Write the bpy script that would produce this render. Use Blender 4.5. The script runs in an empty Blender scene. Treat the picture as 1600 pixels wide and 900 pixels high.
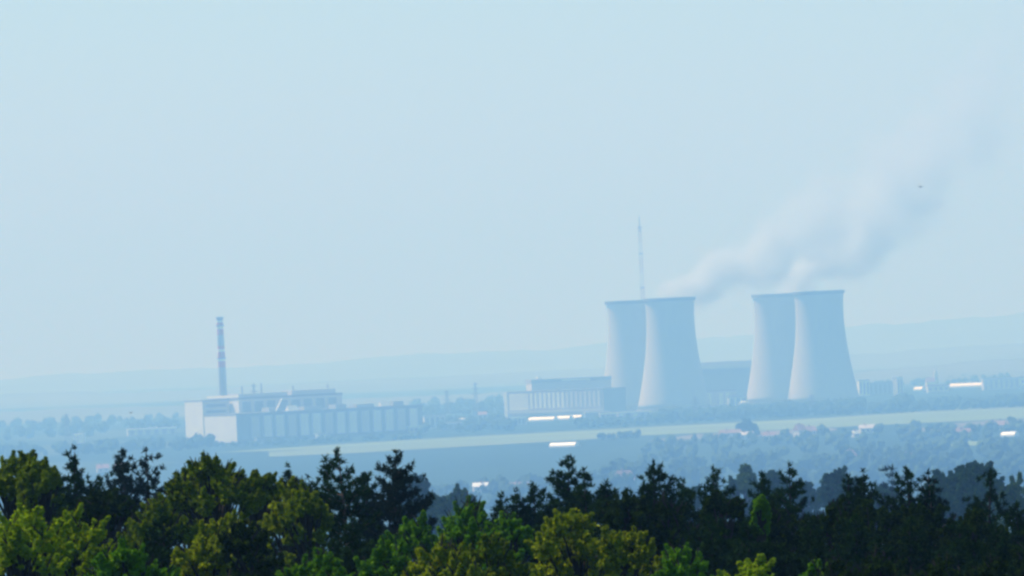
import bpy, math, random
import numpy as np
from mathutils import Matrix, Vector
R = math.radians
S = bpy.context.scene
COL = S.collection

# ------------------------------------------------------------------ camera, sky, sun, exposure
H = 90.0            # camera height above the plain (m)
F = 12000.0         # focal length in pixels of the 1600 px wide photograph
ROLL = R(2.6)
PITCH = 77.0        # horizon lies this many pixels under the picture centre
cam_d = bpy.data.cameras.new('camera')
cam = bpy.data.objects.new('camera', cam_d); COL.objects.link(cam)
cam_d.sensor_width = 36.0
cam_d.lens = 36.0 * F / 1600.0
cam_d.clip_start = 1.0
cam_d.clip_end = 90000.0
cr, sr = math.cos(ROLL), math.sin(ROLL)
p = math.atan(PITCH / F)
fwd = Vector((0, math.cos(p), math.sin(p)))
up0 = Vector((0, -math.sin(p), math.cos(p)))
right = Vector((1, 0, 0)) * cr - up0 * sr
up = Vector((1, 0, 0)) * sr + up0 * cr
m = Matrix((right, up, -fwd)).transposed().to_4x4()
m.translation = Vector((0, 0, H))
cam.matrix_world = m
S.camera = cam

SUN_AZ, SUN_EL = R(-60), R(55)      # azimuth from the view direction (+Y) towards +X
world = bpy.data.worlds.new('World'); S.world = world
world.use_nodes = True
wn = world.node_tree.nodes; wl = world.node_tree.links
bg = wn['Background']
sky = wn.new('ShaderNodeTexSky'); sky.sky_type = 'NISHITA'
sky.sun_disc = False
sky.sun_elevation = SUN_EL
sky.sun_rotation = SUN_AZ % (2 * math.pi)
sky.air_density = 1.0; sky.dust_density = 0.3; sky.ozone_density = 3.0
tint = wn.new('ShaderNodeMix'); tint.data_type = 'RGBA'; tint.blend_type = 'MULTIPLY'
tint.inputs['Factor'].default_value = 1.0
tint.inputs['B'].default_value = (.775, .955, 1.03, 1)      # milky summer sky, a little bluer than the model's horizon
wl.new(sky.outputs[0], tint.inputs['A'])
wl.new(tint.outputs['Result'], bg.inputs[0])
bg.inputs[1].default_value = 0.1
sun_d = bpy.data.lights.new('sun', 'SUN'); sun_d.energy = 4.5; sun_d.angle = R(0.53)
sun_d.color = (1.0, 0.975, 0.94)
sun = bpy.data.objects.new('sun', sun_d); COL.objects.link(sun)
sd = Vector((math.cos(SUN_EL) * math.sin(SUN_AZ), math.cos(SUN_EL) * math.cos(SUN_AZ), math.sin(SUN_EL)))
sun.rotation_euler = sd.to_track_quat('Z', 'Y').to_euler()
S.view_settings.view_transform = 'Standard'
S.view_settings.look = 'None'
S.view_settings.gamma = 1.0
S.view_settings.exposure = 0.42
S.render.film_transparent = False
S.cycles.use_denoising = True
S.cycles.denoising_prefilter = 'ACCURATE'
S.cycles.use_adaptive_sampling = False
S.cycles.filter_width = 2.7
S.cycles.volume_bounces = 5
S.cycles.max_bounces = 8
S.cycles.diffuse_bounces = 3
S.cycles.transparent_max_bounces = 8
S.cycles.volume_max_steps = 256
HAZE_DENSITY = 2.4e-4
HAZE_COLOR = (0.26, 0.55, 1.0)

# ------------------------------------------------------------------ placing
def ang(px, py):
    u = px - 800.0; v = 450.0 - py
    return u * cr + v * sr, -u * sr + v * cr + PITCH
def at(px, py, D):                   # the point at distance D seen there
    a, e = ang(px, py)
    return Vector((a * D / F, D, H + e * D / F))
def on_ground(px, D):                # the point of the plain at column px (column read near y = 660) and distance D
    e = -H * F / D
    # solve for py with that elevation on this column
    py = 450.0 - (e - PITCH + (px - 800.0) * sr) / cr
    a, _ = ang(px, py)
    return Vector((a * D / F, D, 0.0))
def col_x(px, py, D):
    return ang(px, py)[0] * D / F
_PY = [-60, 0, 120, 200, 300, 500, 800, 1200, 2000, 3000, 3800, 40000]
_PZ = [88, 87.2, 84.4, 81.6, 76.5, 66.0, 54.0, 41.0, 19.0, 4.0, 0.0, 0.0]
def gz(x, y):
    z = float(np.interp(y, _PY, _PZ))
    f = max(0.0, 1 - y / 3000.0)
    return z + f * 0.35 * math.sin(x * .07 + y * .05) * math.cos(y * .031 - x * .02)

# ------------------------------------------------------------------ materials
def mat(name, col, rough=.85, var=.18, scale=.2, spec=.3, col2=None, detail=5, metallic=0.0):
    M = bpy.data.materials.new(name); M.use_nodes = True
    n = M.node_tree.nodes; l = M.node_tree.links
    b = n['Principled BSDF']
    b.inputs['Roughness'].default_value = rough
    b.inputs['Specular IOR Level'].default_value = spec
    b.inputs['Metallic'].default_value = metallic
    tc = n.new('ShaderNodeNewGeometry')
    nt = n.new('ShaderNodeTexNoise'); nt.inputs['Scale'].default_value = scale; nt.inputs['Detail'].default_value = detail
    l.new(tc.outputs['Position'], nt.inputs['Vector'])
    mx = n.new('ShaderNodeMix'); mx.data_type = 'RGBA'
    c2 = col2 or tuple(max(0, c * (1 - var)) for c in col)
    c1 = col if col2 else tuple(min(1, c * (1 + var)) for c in col)
    mx.inputs['A'].default_value = (*c1, 1); mx.inputs['B'].default_value = (*c2, 1)
    cl = n.new('ShaderNodeMapRange'); cl.inputs['From Min'].default_value = .3; cl.inputs['From Max'].default_value = .7
    l.new(nt.outputs['Fac'], cl.inputs['Value']); l.new(cl.outputs[0], mx.inputs['Factor'])
    l.new(mx.outputs['Result'], b.inputs['Base Color'])
    return M

def leaf_mat(name, c1, c2, c3, trans=.25):
    """foliage: colour varies leaf by leaf and clump by clump"""
    M = bpy.data.materials.new(name); M.use_nodes = True
    n = M.node_tree.nodes; l = M.node_tree.links
    n.remove(n['Principled BSDF']); out = n['Material Output']
    g = n.new('ShaderNodeNewGeometry')
    nt = n.new('ShaderNodeTexNoise'); nt.inputs['Scale'].default_value = 1.3; nt.inputs['Detail'].default_value = 3
    l.new(g.outputs['Position'], nt.inputs['Vector'])
    mr = n.new('ShaderNodeMapRange'); mr.inputs['From Min'].default_value = .35; mr.inputs['From Max'].default_value = .65
    l.new(nt.outputs['Fac'], mr.inputs['Value'])
    a = n.new('ShaderNodeMix'); a.data_type = 'RGBA'
    a.inputs['A'].default_value = (*c1, 1); a.inputs['B'].default_value = (*c2, 1)
    l.new(mr.outputs[0], a.inputs['Factor'])
    b = n.new('ShaderNodeMix'); b.data_type = 'RGBA'
    b.inputs['B'].default_value = (*c3, 1)
    l.new(a.outputs['Result'], b.inputs['A'])
    pw = n.new('ShaderNodeMath'); pw.operation = 'POWER'; pw.inputs[1].default_value = 2.0
    l.new(g.outputs['Random Per Island'], pw.inputs[0]); l.new(pw.outputs[0], b.inputs['Factor'])
    df = n.new('ShaderNodeBsdfDiffuse'); tr = n.new('ShaderNodeBsdfTranslucent')
    l.new(b.outputs['Result'], df.inputs['Color']); l.new(b.outputs['Result'], tr.inputs['Color'])
    ms = n.new('ShaderNodeMixShader'); ms.inputs[0].default_value = trans
    l.new(df.outputs[0], ms.inputs[1]); l.new(tr.outputs[0], ms.inputs[2])
    l.new(ms.outputs[0], out.inputs['Surface'])
    return M

LEAF = {
    'olive':  leaf_mat('olive_leaves',  (0.130, 0.197, 0.007), (0.049, 0.096, 0.006), (0.282, 0.330, 0.014), .28),
    'yellow': leaf_mat('yellow_leaves', (0.230, 0.346, 0.007), (0.095, 0.177, 0.007), (0.450, 0.520, 0.014), .28),
    'bronze': leaf_mat('bronze_leaves', (0.210, 0.266, 0.008), (0.086, 0.142, 0.007), (0.394, 0.415, 0.018), .28),
    'green':  leaf_mat('green_leaves',  (0.086, 0.228, 0.008), (0.045, 0.141, 0.007), (0.189, 0.343, 0.014), .28),
    'dark':   leaf_mat('dark_leaves',   (.017, .040, .004), (.008, .020, .003), (.048, .080, .007)),
    'pine':   leaf_mat('pine_needles',  (.013, .036, .006), (.007, .019, .004), (.032, .066, .012), .1),
    'grey':   leaf_mat('grey_needles',  (.014, .028, .014), (.009, .019, .010), (.026, .040, .018), .08),
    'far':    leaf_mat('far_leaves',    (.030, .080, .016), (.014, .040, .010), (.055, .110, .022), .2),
    'farpale': leaf_mat('pale_leaves',   (.048, .105, .014), (.024, .060, .012), (.085, .140, .020), .25),  # paler green of some hazy trees
}
M_BARK = mat('bark', (.030, .024, .019), .95, .35, 3)
M_PALEBARK = mat('pale_bark', (.13, .09, .065), .95, .35, 3)
M_SOIL = mat('meadow_soil', (.045, .07, .02), .95, col2=(.03, .045, .015), scale=.08)
M_CONC = mat('concrete', (.42, .41, .38), .9, .12, .03)
M_RIM = mat('dark_concrete', (.16, .16, .16), .9, .12, .05)
M_WHITE = mat('white_panel', (.86, .85, .81), .7, .06, .05)
M_PALE = mat('pale_panel', (.62, .58, .58), .8, .08, .05)
M_MID = mat('grey_cladding', (.36, .37, .38), .8, .12, .05)
M_SLATE = mat('slate_cladding', (.24, .25, .27), .8, .12, .05)
M_GLASS = mat('dark_glazing', (.17, .19, .22), .4, .2, .05, spec=.5)
M_ROOF = mat('bitumen_roof', (.21, .21, .215), .9, .2, .04)
M_RED = mat('red_paint', (.42, .10, .08), .7, .1, .1)
M_FADED = mat('faded_red_paint', (.50, .10, .10), .8, .1, .1)
M_TILE = mat('red_roof_tiles', (.36, .215, .18), .8, .15, .3)
M_BROWN = mat('brown_roof_tiles', (.30, .20, .16), .8, .15, .3)
M_WALL = mat('house_plaster', (.70, .66, .60), .9, .08, .3)
M_STEEL = mat('galvanised_steel', (.25, .26, .28), .55, .15, .3, metallic=.4)
M_FILM = mat('tunnel_film', (.85, .85, .82), .42, .06, .4, spec=1.0)
M_BIRD = mat('dark_feathers', (.03, .03, .03), .8, .2, 8)

# ------------------------------------------------------------------ mesh helpers
def link(name, me, M, parent=None):
    o = bpy.data.objects.new(name, me); COL.objects.link(o)
    if M is not None: me.materials.append(M)
    if parent is not None: o.parent = parent
    return o
def mesh_np(name, V, Fc, M, parent=None, smooth=False):
    """V (n,3), Fc: list/array of faces with equal corner count, or a list of lists"""
    me = bpy.data.meshes.new(name)
    if isinstance(Fc, np.ndarray):
        k = Fc.shape[1]; nf = len(Fc)
        me.vertices.add(len(V)); me.vertices.foreach_set('co', np.asarray(V, np.float32).ravel())
        me.loops.add(nf * k); me.loops.foreach_set('vertex_index', Fc.astype(np.int32).ravel())
        me.polygons.add(nf); me.polygons.foreach_set('loop_start', np.arange(0, nf * k, k, dtype=np.int32))
        me.update(calc_edges=True); me.validate()
    else:
        me.from_pydata([tuple(v) for v in V], [], Fc); me.update()
    if smooth: me.polygons.foreach_set('use_smooth', [True] * len(me.polygons))
    return link(name, me, M, parent)
class MB:
    def __init__(s): s.v = []; s.f = []
    def box(s, x0, x1, y0, y1, z0, z1):
        b = len(s.v)
        s.v += [(x, y, z) for z in (z0, z1) for y in (y0, y1) for x in (x0, x1)]
        s.f += [[b + i for i in q] for q in ((0, 2, 3, 1), (4, 5, 7, 6), (0, 1, 5, 4), (2, 6, 7, 3), (0, 4, 6, 2), (1, 3, 7, 5))]
        return s
    def bar(s, a, b, r, n=4):
        s.tube([a, b], [r, r], n); return s
    def tube(s, pts, rad, n=6):
        b0 = len(s.v); k = len(pts)
        for i, (q, r) in enumerate(zip(pts, rad)):
            q = Vector(q)
            d = (Vector(pts[min(i + 1, k - 1)]) - Vector(pts[max(i - 1, 0)])).normalized()
            a = d.orthogonal().normalized() if abs(d.z) < .95 else Vector((1, 0, 0))
            a = (a - d * a.dot(d)).normalized(); c = d.cross(a)
            for j in range(n):
                t = 2 * math.pi * (j + .5) / n
                s.v.append(tuple(q + a * (math.cos(t) * r) + c * (math.sin(t) * r)))
        for i in range(k - 1):
            for j in range(n):
                j2 = (j + 1) % n
                s.f.append([b0 + i * n + j, b0 + i * n + j2, b0 + (i + 1) * n + j2, b0 + (i + 1) * n + j])
        s.f.append([b0 + j for j in range(n)][::-1]); s.f.append([b0 + (k - 1) * n + j for j in range(n)])
        return s
    def lathe(s, prof, n=48, close=False):
        """prof: list of (r,z)"""
        b0 = len(s.v); k = len(prof)
        for r, z in prof:
            for j in range(n):
                t = 2 * math.pi * j / n
                s.v.append((r * math.cos(t), r * math.sin(t), z))
        for i in range(k if close else k - 1):
            i2 = (i + 1) % k
            for j in range(n):
                j2 = (j + 1) % n
                s.f.append([b0 + i * n + j, b0 + i * n + j2, b0 + i2 * n + j2, b0 + i2 * n + j])
        return s
    def gable(s, x0, x1, y0, y1, z0, z1, over=.4):
        """pitched roof body, ridge along x"""
        b = len(s.v); ym = (y0 + y1) / 2
        x0 -= over; x1 += over; y0 -= over; y1 += over
        s.v += [(x0, y0, z0), (x1, y0, z0), (x1, y1, z0), (x0, y1, z0), (x0, ym, z1), (x1, ym, z1)]
        s.f += [[b + i for i in q] for q in ((0, 3, 2, 1), (0, 1, 5, 4), (2, 3, 4, 5), (3, 0, 4), (1, 2, 5))]
        return s
    def build(s, name, M, parent=None, smooth=False):
        me = bpy.data.meshes.new(name); me.from_pydata(s.v, [], s.f); me.update()
        if smooth: me.polygons.foreach_set('use_smooth', [True] * len(me.polygons))
        return link(name, me, M, parent)
def tag(o, label=None, cat=None, group=None, kind=None):
    if label: o['label'] = label
    if cat: o['category'] = cat
    if group: o['group'] = group
    if kind: o['kind'] = kind
    return o
def thing(name, label, cat, loc, rz=0.0, group=None):
    o = bpy.data.objects.new(name, None); COL.objects.link(o)
    o.empty_display_size = .5
    o.location = loc; o.rotation_euler = (0, 0, rz)
    return tag(o, label, cat, group)

# ------------------------------------------------------------------ ground, fields, hills
def make_ground():
    ys = np.concatenate([np.linspace(-45, 400, 46), np.geomspace(420, 4000, 40), np.geomspace(4300, 31500, 26)])
    ts = np.linspace(-1, 1, 41)
    V = []; nx = len(ts)
    for y in ys:
        hw = 160 + max(y, 0) * .16
        for t in ts:
            x = t * hw; V.append((x, y, gz(x, y)))
    n = len(ys)
    Fc = np.array([[i * nx + j, i * nx + j + 1, (i + 1) * nx + j + 1, (i + 1) * nx + j] for i in range(n - 1) for j in range(nx - 1)])
    M = bpy.data.materials.new('plain_ground'); M.use_nodes = True
    nn = M.node_tree.nodes; l = M.node_tree.links; b = nn['Principled BSDF']
    b.inputs['Roughness'].default_value = .95; b.inputs['Specular IOR Level'].default_value = .1
    g = nn.new('ShaderNodeNewGeometry')
    mp = nn.new('ShaderNodeMapping'); mp.inputs['Scale'].default_value = (.0045, .0011, .01)
    l.new(g.outputs['Position'], mp.inputs['Vector'])
    vo = nn.new('ShaderNodeTexVoronoi'); vo.inputs['Scale'].default_value = 1.0
    l.new(mp.outputs[0], vo.inputs['Vector'])
    rp = nn.new('ShaderNodeValToRGB'); e = rp.color_ramp.elements
    e[0].position = 0; e[0].color = (.010, .036, .016, 1); e[1].position = 1; e[1].color = (.06, .085, .035, 1)
    for pos, c in ((.45, (.013, .040, .018, 1)), (.7, (.019, .050, .021, 1)), (.85, (.030, .060, .024, 1))):
        q = e.new(pos); q.color = c
    sp = nn.new('ShaderNodeSeparateColor'); l.new(vo.outputs['Color'], sp.inputs[0]); l.new(sp.outputs[0], rp.inputs[0])
    nz = nn.new('ShaderNodeTexNoise'); nz.inputs['Scale'].default_value = .012; nz.inputs['Detail'].default_value = 6
    l.new(g.outputs['Position'], nz.inputs['Vector'])
    mr = nn.new('ShaderNodeMapRange'); mr.inputs['To Min'].default_value = .6; mr.inputs['To Max'].default_value = 1.35
    l.new(nz.outputs['Fac'], mr.inputs['Value'])
    mx = nn.new('ShaderNodeVectorMath'); mx.operation = 'SCALE'
    l.new(rp.outputs[0], mx.inputs[0]); l.new(mr.outputs[0], mx.inputs['Scale'])
    l.new(mx.outputs[0], b.inputs['Base Color'])
    o = mesh_np('ground', np.array(V), Fc, M, smooth=True)
    tag(o, 'wide green plain of fields falling away below the wooded slope', kind='structure')
make_ground()

def field(pts, z, M, label):
    """pts: (px, D) outline; a thin sheet lying on the plain"""
    V = []
    for px, D in pts:
        q = on_ground(px, D); V.append((q.x, q.y, z))
    o = mesh_np('field', V, [list(range(len(V)))], M)
    tag(o, label, kind='structure')
M_CROP = mat('ripening_crop', (.18, .25, .085), .95, scale=.006, col2=(.13, .19, .06))
M_CROP2 = mat('young_crop', (.17, .22, .08), .95, scale=.006, col2=(.12, .17, .06))
M_EARTH = mat('bare_earth', (.20, .165, .13), .95, scale=.01, col2=(.14, .125, .095))
field([(330, 6780), (480, 6690), (850, 6640), (1300, 6600), (1700, 6640), (1700, 7380), (1450, 7420), (1280, 7260), (1000, 7180), (700, 7080), (420, 6870)], .30, M_CROP, 'long pale yellow green crop strip crossing the plain below the power station')
field([(420, 6360), (560, 6360), (900, 6520), (1000, 6600), (850, 6636), (480, 6686), (420, 6660)], .30, M_CROP2, 'darker green crop strip in front of the pale strip')
field([(1010, 6300), (1130, 6260), (1260, 6330), (1310, 6420), (1300, 6560), (1090, 6560)], .30, M_EARTH, 'reddish bare earth field behind the lone bushy tree')
field([(1410, 6150), (1480, 6120), (1520, 6300), (1470, 6340), (1425, 6320)], .30, M_EARTH, 'small reddish earth field right of the village')
field([(1500, 6330), (1560, 6300), (1640, 6420), (1640, 6560), (1490, 6500)], .30, M_EARTH, 'reddish earth field at the right edge of the village')
field([(1280, 5000), (1340, 4960), (1400, 5080), (1330, 5180)], .30, M_CROP2, 'small pale green field among village trees')
field([(1480, 5380), (1530, 5330), (1570, 5500), (1500, 5560)], .30, M_CROP, 'small straw coloured field left of the white hall')

def track(pts, w, z, M, label):
    V = []; Fc = []
    for i, (px, D) in enumerate(pts):
        q = on_ground(px, D); V += [(q.x, q.y - w / 2, z), (q.x, q.y + w / 2, z)]
        if i: Fc.append([2 * i - 2, 2 * i, 2 * i + 1, 2 * i - 1])
    tag(mesh_np('path', V, Fc, M), label, kind='structure')
track([(420, 6700), (560, 6730), (700, 6790), (860, 6860), (1050, 6920), (1300, 6960), (1660, 7000)], 16, .55, M_CROP2, 'greener tramline running along the pale crop strip')
track([(470, 6915), (700, 7100), (1000, 7200), (1280, 7280), (1450, 7440), (1680, 7400)], 14, .60, M_EARTH, 'dirt track along the far edge of the pale crop strip')
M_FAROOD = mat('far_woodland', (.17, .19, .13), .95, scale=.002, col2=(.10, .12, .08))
def hills(prof, D, depth, seed, label):
    """a long hill; prof: (px, crest height m); real rise and fall in depth"""
    rng = random.Random(seed)
    pxs = np.linspace(-700, 2300, 150)
    hz = np.interp(pxs, [q[0] for q in prof], [q[1] for q in prof])
    ph = [rng.uniform(0, 6.3) for _ in range(8)]
    nr = 11; V = []
    for k in range(nr):
        t = k / (nr - 1)
        s = math.sin(math.pi * t) ** .8
        for i, px in enumerate(pxs):
            D2 = D + depth * (t - .5)
            x = (px - 800) * D2 / F
            w = sum(math.sin(px * .013 * (j + 1) * 1.37 + ph[j] + t * 3) / (j + 1.5) for j in range(8))
            V.append((x, D2, -1.5 + (max(2.0, hz[i]) * (1 + .06 * w) + 1.5 + .6 * w) * s))
    nx = len(pxs)
    Fc = np.array([[i * nx + j, i * nx + j + 1, (i + 1) * nx + j + 1, (i + 1) * nx + j] for i in range(nr - 1) for j in range(nx - 1)])
    o = mesh_np('hills', np.array(V), Fc, M_FAROOD, smooth=True)
    tag(o, label, kind='structure')
hills([(-700, 40), (0, 36), (90, 46), (160, 44), (300, 40), (450, 42), (600, 50), (720, 55), (860, 52), (950, 60), (1150, 66), (1330, 74), (1450, 84), (1600, 96), (2300, 110)], 22000, 5000, 3, 'pale far ridge on the horizon rising to the right')
hills([(-700, 14), (0, 22), (130, 20), (160, 12), (500, 16), (800, 18), (1000, 20), (1340, 26), (1500, 30), (1600, 30), (2300, 30)], 15500, 2600, 5, 'low wooded rise between the plain and the far ridge')
hills([(-700, 6), (0, 14), (130, 12), (330, 8), (800, 8), (1000, 9), (1330, 14), (1420, 20), (1600, 24), (2300, 20)], 11500, 1600, 9, 'low tree covered rise behind the power station')

# ------------------------------------------------------------------ woods of the plain (uncountable masses)
_ICO = None
def ico():
    global _ICO
    if _ICO is None:
        import bmesh
        bm = bmesh.new(); bmesh.ops.create_icosphere(bm, subdivisions=2, radius=1)
        bm.verts.ensure_lookup_table()
        _ICO = (np.array([v.co[:] for v in bm.verts]), np.array([[v.index for v in f.verts] for f in bm.faces])); bm.free()
    return _ICO
def unit(v): return v / (np.linalg.norm(v, axis=-1, keepdims=True) + 1e-9)
def lumps(cs, rs, hs, seed):
    """uneven crown lumps: centre on ground, radius, height -> V, F; made of loose leaf-clump faces round a core"""
    rng = np.random.default_rng(seed)
    V = []; Fc = []; b = 0
    iv, fi = ico()
    for (x, y, z), r, h in zip(cs, rs, hs):
        for k in range(3):
            o = np.array([rng.normal(0, .4) * r, rng.normal(0, .4) * r, h * (.45 + .16 * k)])
            rr = r * (.95 - .2 * k)
            q = iv * (1 + rng.normal(0, .26, (len(iv), 1)))
            q = q * np.array([rr, rr, h * (.42 - .06 * k)]) + o + np.array([x, y, z])
            V.append(q); Fc.append(fi + b); b += len(iv)
        n = 60                                   # loose leaf clumps round the core
        d = unit(rng.normal(0, 1, (n, 3)) + np.array([0, 0, .5]))
        c = np.array([x, y, z + h * .55]) + d * np.array([r * 1.1, r * 1.1, h * .5]) * rng.uniform(.7, 1.05, (n, 1))
        a = unit(rng.normal(0, 1, (n, 3))) * r * .16; e = unit(rng.normal(0, 1, (n, 3))) * r * .16
        V.append(np.stack([c - a, c + a, c + e], 1).reshape(-1, 3)); Fc.append(np.arange(3 * n).reshape(n, 3) + b); b += 3 * n
    return np.concatenate(V), np.concatenate(Fc)
M_WOOD = mat('wood_canopy', (.042, .080, .026), .95, scale=.05, col2=(.026, .052, .018), spec=.1)
M_WOOD2 = mat('light_wood_canopy', (.07, .12, .038), .95, scale=.05, col2=(.048, .086, .028), spec=.1)
def wood(px0, px1, D0, D1, n, h, label, seed, M=None, hprof=None, name='treeline'):
    rng = random.Random(seed); cs = []; rs = []; hs = []
    for i in range(n):
        px = rng.uniform(px0, px1); D = rng.uniform(D0, D1)
        q = on_ground(px, D)
        hh = h * rng.uniform(.65, 1.15)
        if hprof: hh *= float(np.interp(px, [a for a, _ in hprof], [b for _, b in hprof]))
        cs.append((q.x, q.y, 0)); hs.append(hh); rs.append(hh * rng.uniform(.35, .55))
    V, Fc = lumps(cs, rs, hs, seed)
    o = mesh_np(name, V, Fc, M or M_WOOD)
    tag(o, label, kind='stuff')
wood(1345, 1660, 7450, 7900, 260, 9.5, 'dark tree belt right of the cooling towers behind the crop strip', 11,
     hprof=[(1345, .7), (1385, .7), (1398, 1.35), (1415, 1.3), (1425, .8), (1500, 1.05), (1512, .75), (1600, 1.0), (1660, 1.1)])
wood(1160, 1350, 7480, 7900, 130, 11, 'dark tree belt at the foot of the right pair of towers', 12)
wood(1020, 1165, 7420, 7900, 90, 9, 'low dark tree belt at the foot of the left pair of towers', 13, hprof=[(1020, .8), (1050, 1.2), (1110, 1.0), (1165, 1.2)])
wood(900, 1030, 7300, 7800, 55, 6.5, 'low bushes in front of the sheds left of the towers', 14)
wood(655, 800, 7400, 8300, 80, 9, 'hazy trees between turbine hall and striped office block', 15)
wood(-150, 330, 7050, 7500, 150, 9, 'hazy low woodland below the white reactor blocks at far left', 16)
wood(330, 660, 7080, 7300, 60, 5, 'low bushes along the foot of the turbine hall', 17)
wood(-150, 280, 8600, 10500, 120, 11, 'faint woodland behind the power station at far left', 18)
wood(1340, 1680, 10200, 12000, 150, 8, 'faint woodland behind the sheds at far right', 19)
wood(640, 960, 8900, 10500, 100, 12, 'faint woodland behind the striped office block', 20)
wood(1000, 1700, 4900, 6250, 190, 7, 'scattered village trees on the plain at right', 21, M_WOOD2)
wood(950, 1700, 4000, 5000, 260, 9, 'dark village trees just beyond the pine tops', 22)
wood(940, 1000, 6480, 6560, 14, 6, 'small row of bushes on the near edge of the pale strip', 23)
wood(560, 1000, 4050, 4600, 150, 7, 'dark woodland patch beyond the spruce', 24)

# ------------------------------------------------------------------ cooling towers
TH = 125.0
def tower_r(t):                      # t = 0 bottom .. 1 top
    zt, a = .84, 26.3
    d = (t - zt)
    if d < 0: return a * math.sqrt(1 + (d / .66) ** 2 * .92 * 1.0) if False else a * math.sqrt(1 + (d * 1.46) ** 2)
    return a * math.sqrt(1 + (d * 1.9) ** 2)
M_SHELL = bpy.data.materials.new('streaked_concrete'); M_SHELL.use_nodes = True
def _shell():
    n = M_SHELL.node_tree.nodes; l = M_SHELL.node_tree.links; b = n['Principled BSDF']
    b.inputs['Roughness'].default_value = .92; b.inputs['Specular IOR Level'].default_value = .2
    tc = n.new('ShaderNodeTexCoord'); mp = n.new('ShaderNodeMapping'); mp.inputs['Scale'].default_value = (.35, .35, .018)
    l.new(tc.outputs['Object'], mp.inputs[0])
    nz = n.new('ShaderNodeTexNoise'); nz.inputs['Scale'].default_value = 1; nz.inputs['Detail'].default_value = 6
    l.new(mp.outputs[0], nz.inputs['Vector'])
    # sunlit flared skirt put into the colour: paler below, greyer shell above
    sz = n.new('ShaderNodeSeparateXYZ'); l.new(tc.outputs['Object'], sz.inputs[0])
    ad = n.new('ShaderNodeMath'); ad.operation = 'MULTIPLY_ADD'; ad.inputs[1].default_value = 46; l.new(nz.outputs['Fac'], ad.inputs[0]); l.new(sz.outputs[2], ad.inputs[2])
    mr = n.new('ShaderNodeMapRange'); mr.interpolation_type = 'SMOOTHERSTEP'
    mr.inputs['From Min'].default_value = 22; mr.inputs['From Max'].default_value = 120; l.new(ad.outputs[0], mr.inputs['Value'])
    mx = n.new('ShaderNodeMix'); mx.data_type = 'RGBA'
    mx.inputs['A'].default_value = (.55, .535, .49, 1); mx.inputs['B'].default_value = (.50, .50, .475, 1)
    l.new(mr.outputs[0], mx.inputs['Factor'])
    mp2 = n.new('ShaderNodeMapping'); mp2.inputs['Scale'].default_value = (.9, .9, .02); l.new(tc.outputs['Object'], mp2.inputs[0])
    n2 = n.new('ShaderNodeTexNoise'); n2.inputs['Scale'].default_value = 1; n2.inputs['Detail'].default_value = 4; l.new(mp2.outputs[0], n2.inputs['Vector'])
    m2 = n.new('ShaderNodeMapRange'); m2.inputs['From Min'].default_value = .3; m2.inputs['From Max'].default_value = .7
    m2.inputs['To Min'].default_value = .84; m2.inputs['To Max'].default_value = 1.1; l.new(n2.outputs['Fac'], m2.inputs['Value'])
    sc = n.new('ShaderNodeVectorMath'); sc.operation = 'SCALE'; l.new(mx.outputs['Result'], sc.inputs[0]); l.new(m2.outputs[0], sc.inputs['Scale'])
    l.new(sc.outputs[0], b.inputs['Base Color'])
_shell()
def cooling_tower(px, D, label):
    q = on_ground(px, D)
    t = thing('cooling_tower', label, 'cooling tower', q, 0, 'cooling towers of the power station')
    zb = 5.0; N = 72
    prof = []
    for i in range(25):
        s = i / 24; prof.append((tower_r(zb / TH + s * (1 - zb / TH)), zb + s * (TH - zb)))
    inner = [(r - .9, z) for r, z in reversed(prof)]
    MB().lathe(prof + inner, N, close=True).build('shell', M_SHELL, t, smooth=True)
    rt = tower_r(1.0)
    MB().lathe([(rt + .05, TH - 3.0), (rt + 1.3, TH - 2.6), (rt + 1.3, TH + .6), (rt - 1.2, TH + .6), (rt - 1.2, TH + .02), (rt + .04, TH + .02)], N, close=True).build('rim', M_RIM, t)
    c = MB(); rb = tower_r(zb / TH) - .4; rg = tower_r(0)
    for j in range(40):
        a0 = 2 * math.pi * j / 40
        for s in (-1, 1):
            a1 = a0 + s * math.pi / 40
            c.bar((rg * math.cos(a0), rg * math.sin(a0), 0), (rb * math.cos(a1), rb * math.sin(a1), zb + .2), .55, 5)
    c.build('support_columns', M_CONC, t)
    MB().lathe([(rg + 2.5, 0), (rg + 2.5, 1.6), (rg + 1.7, 1.6), (rg + 1.7, 0)], N, close=True).build('basin_wall', M_CONC, t)
    return q
T1 = cooling_tower(1054, 8437, 'front left cooling tower, its flared base sunlit on the left side')
T2 = cooling_tower(992, 8700, 'shaded cooling tower half hidden behind the sunlit front one, below the tall mast')
T3 = cooling_tower(1221, 8660, 'bluish cooling tower half hidden behind the rightmost one')
T4 = cooling_tower(1287, 8437, 'front cooling tower of the right pair, plume drifting from its top')

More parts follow.
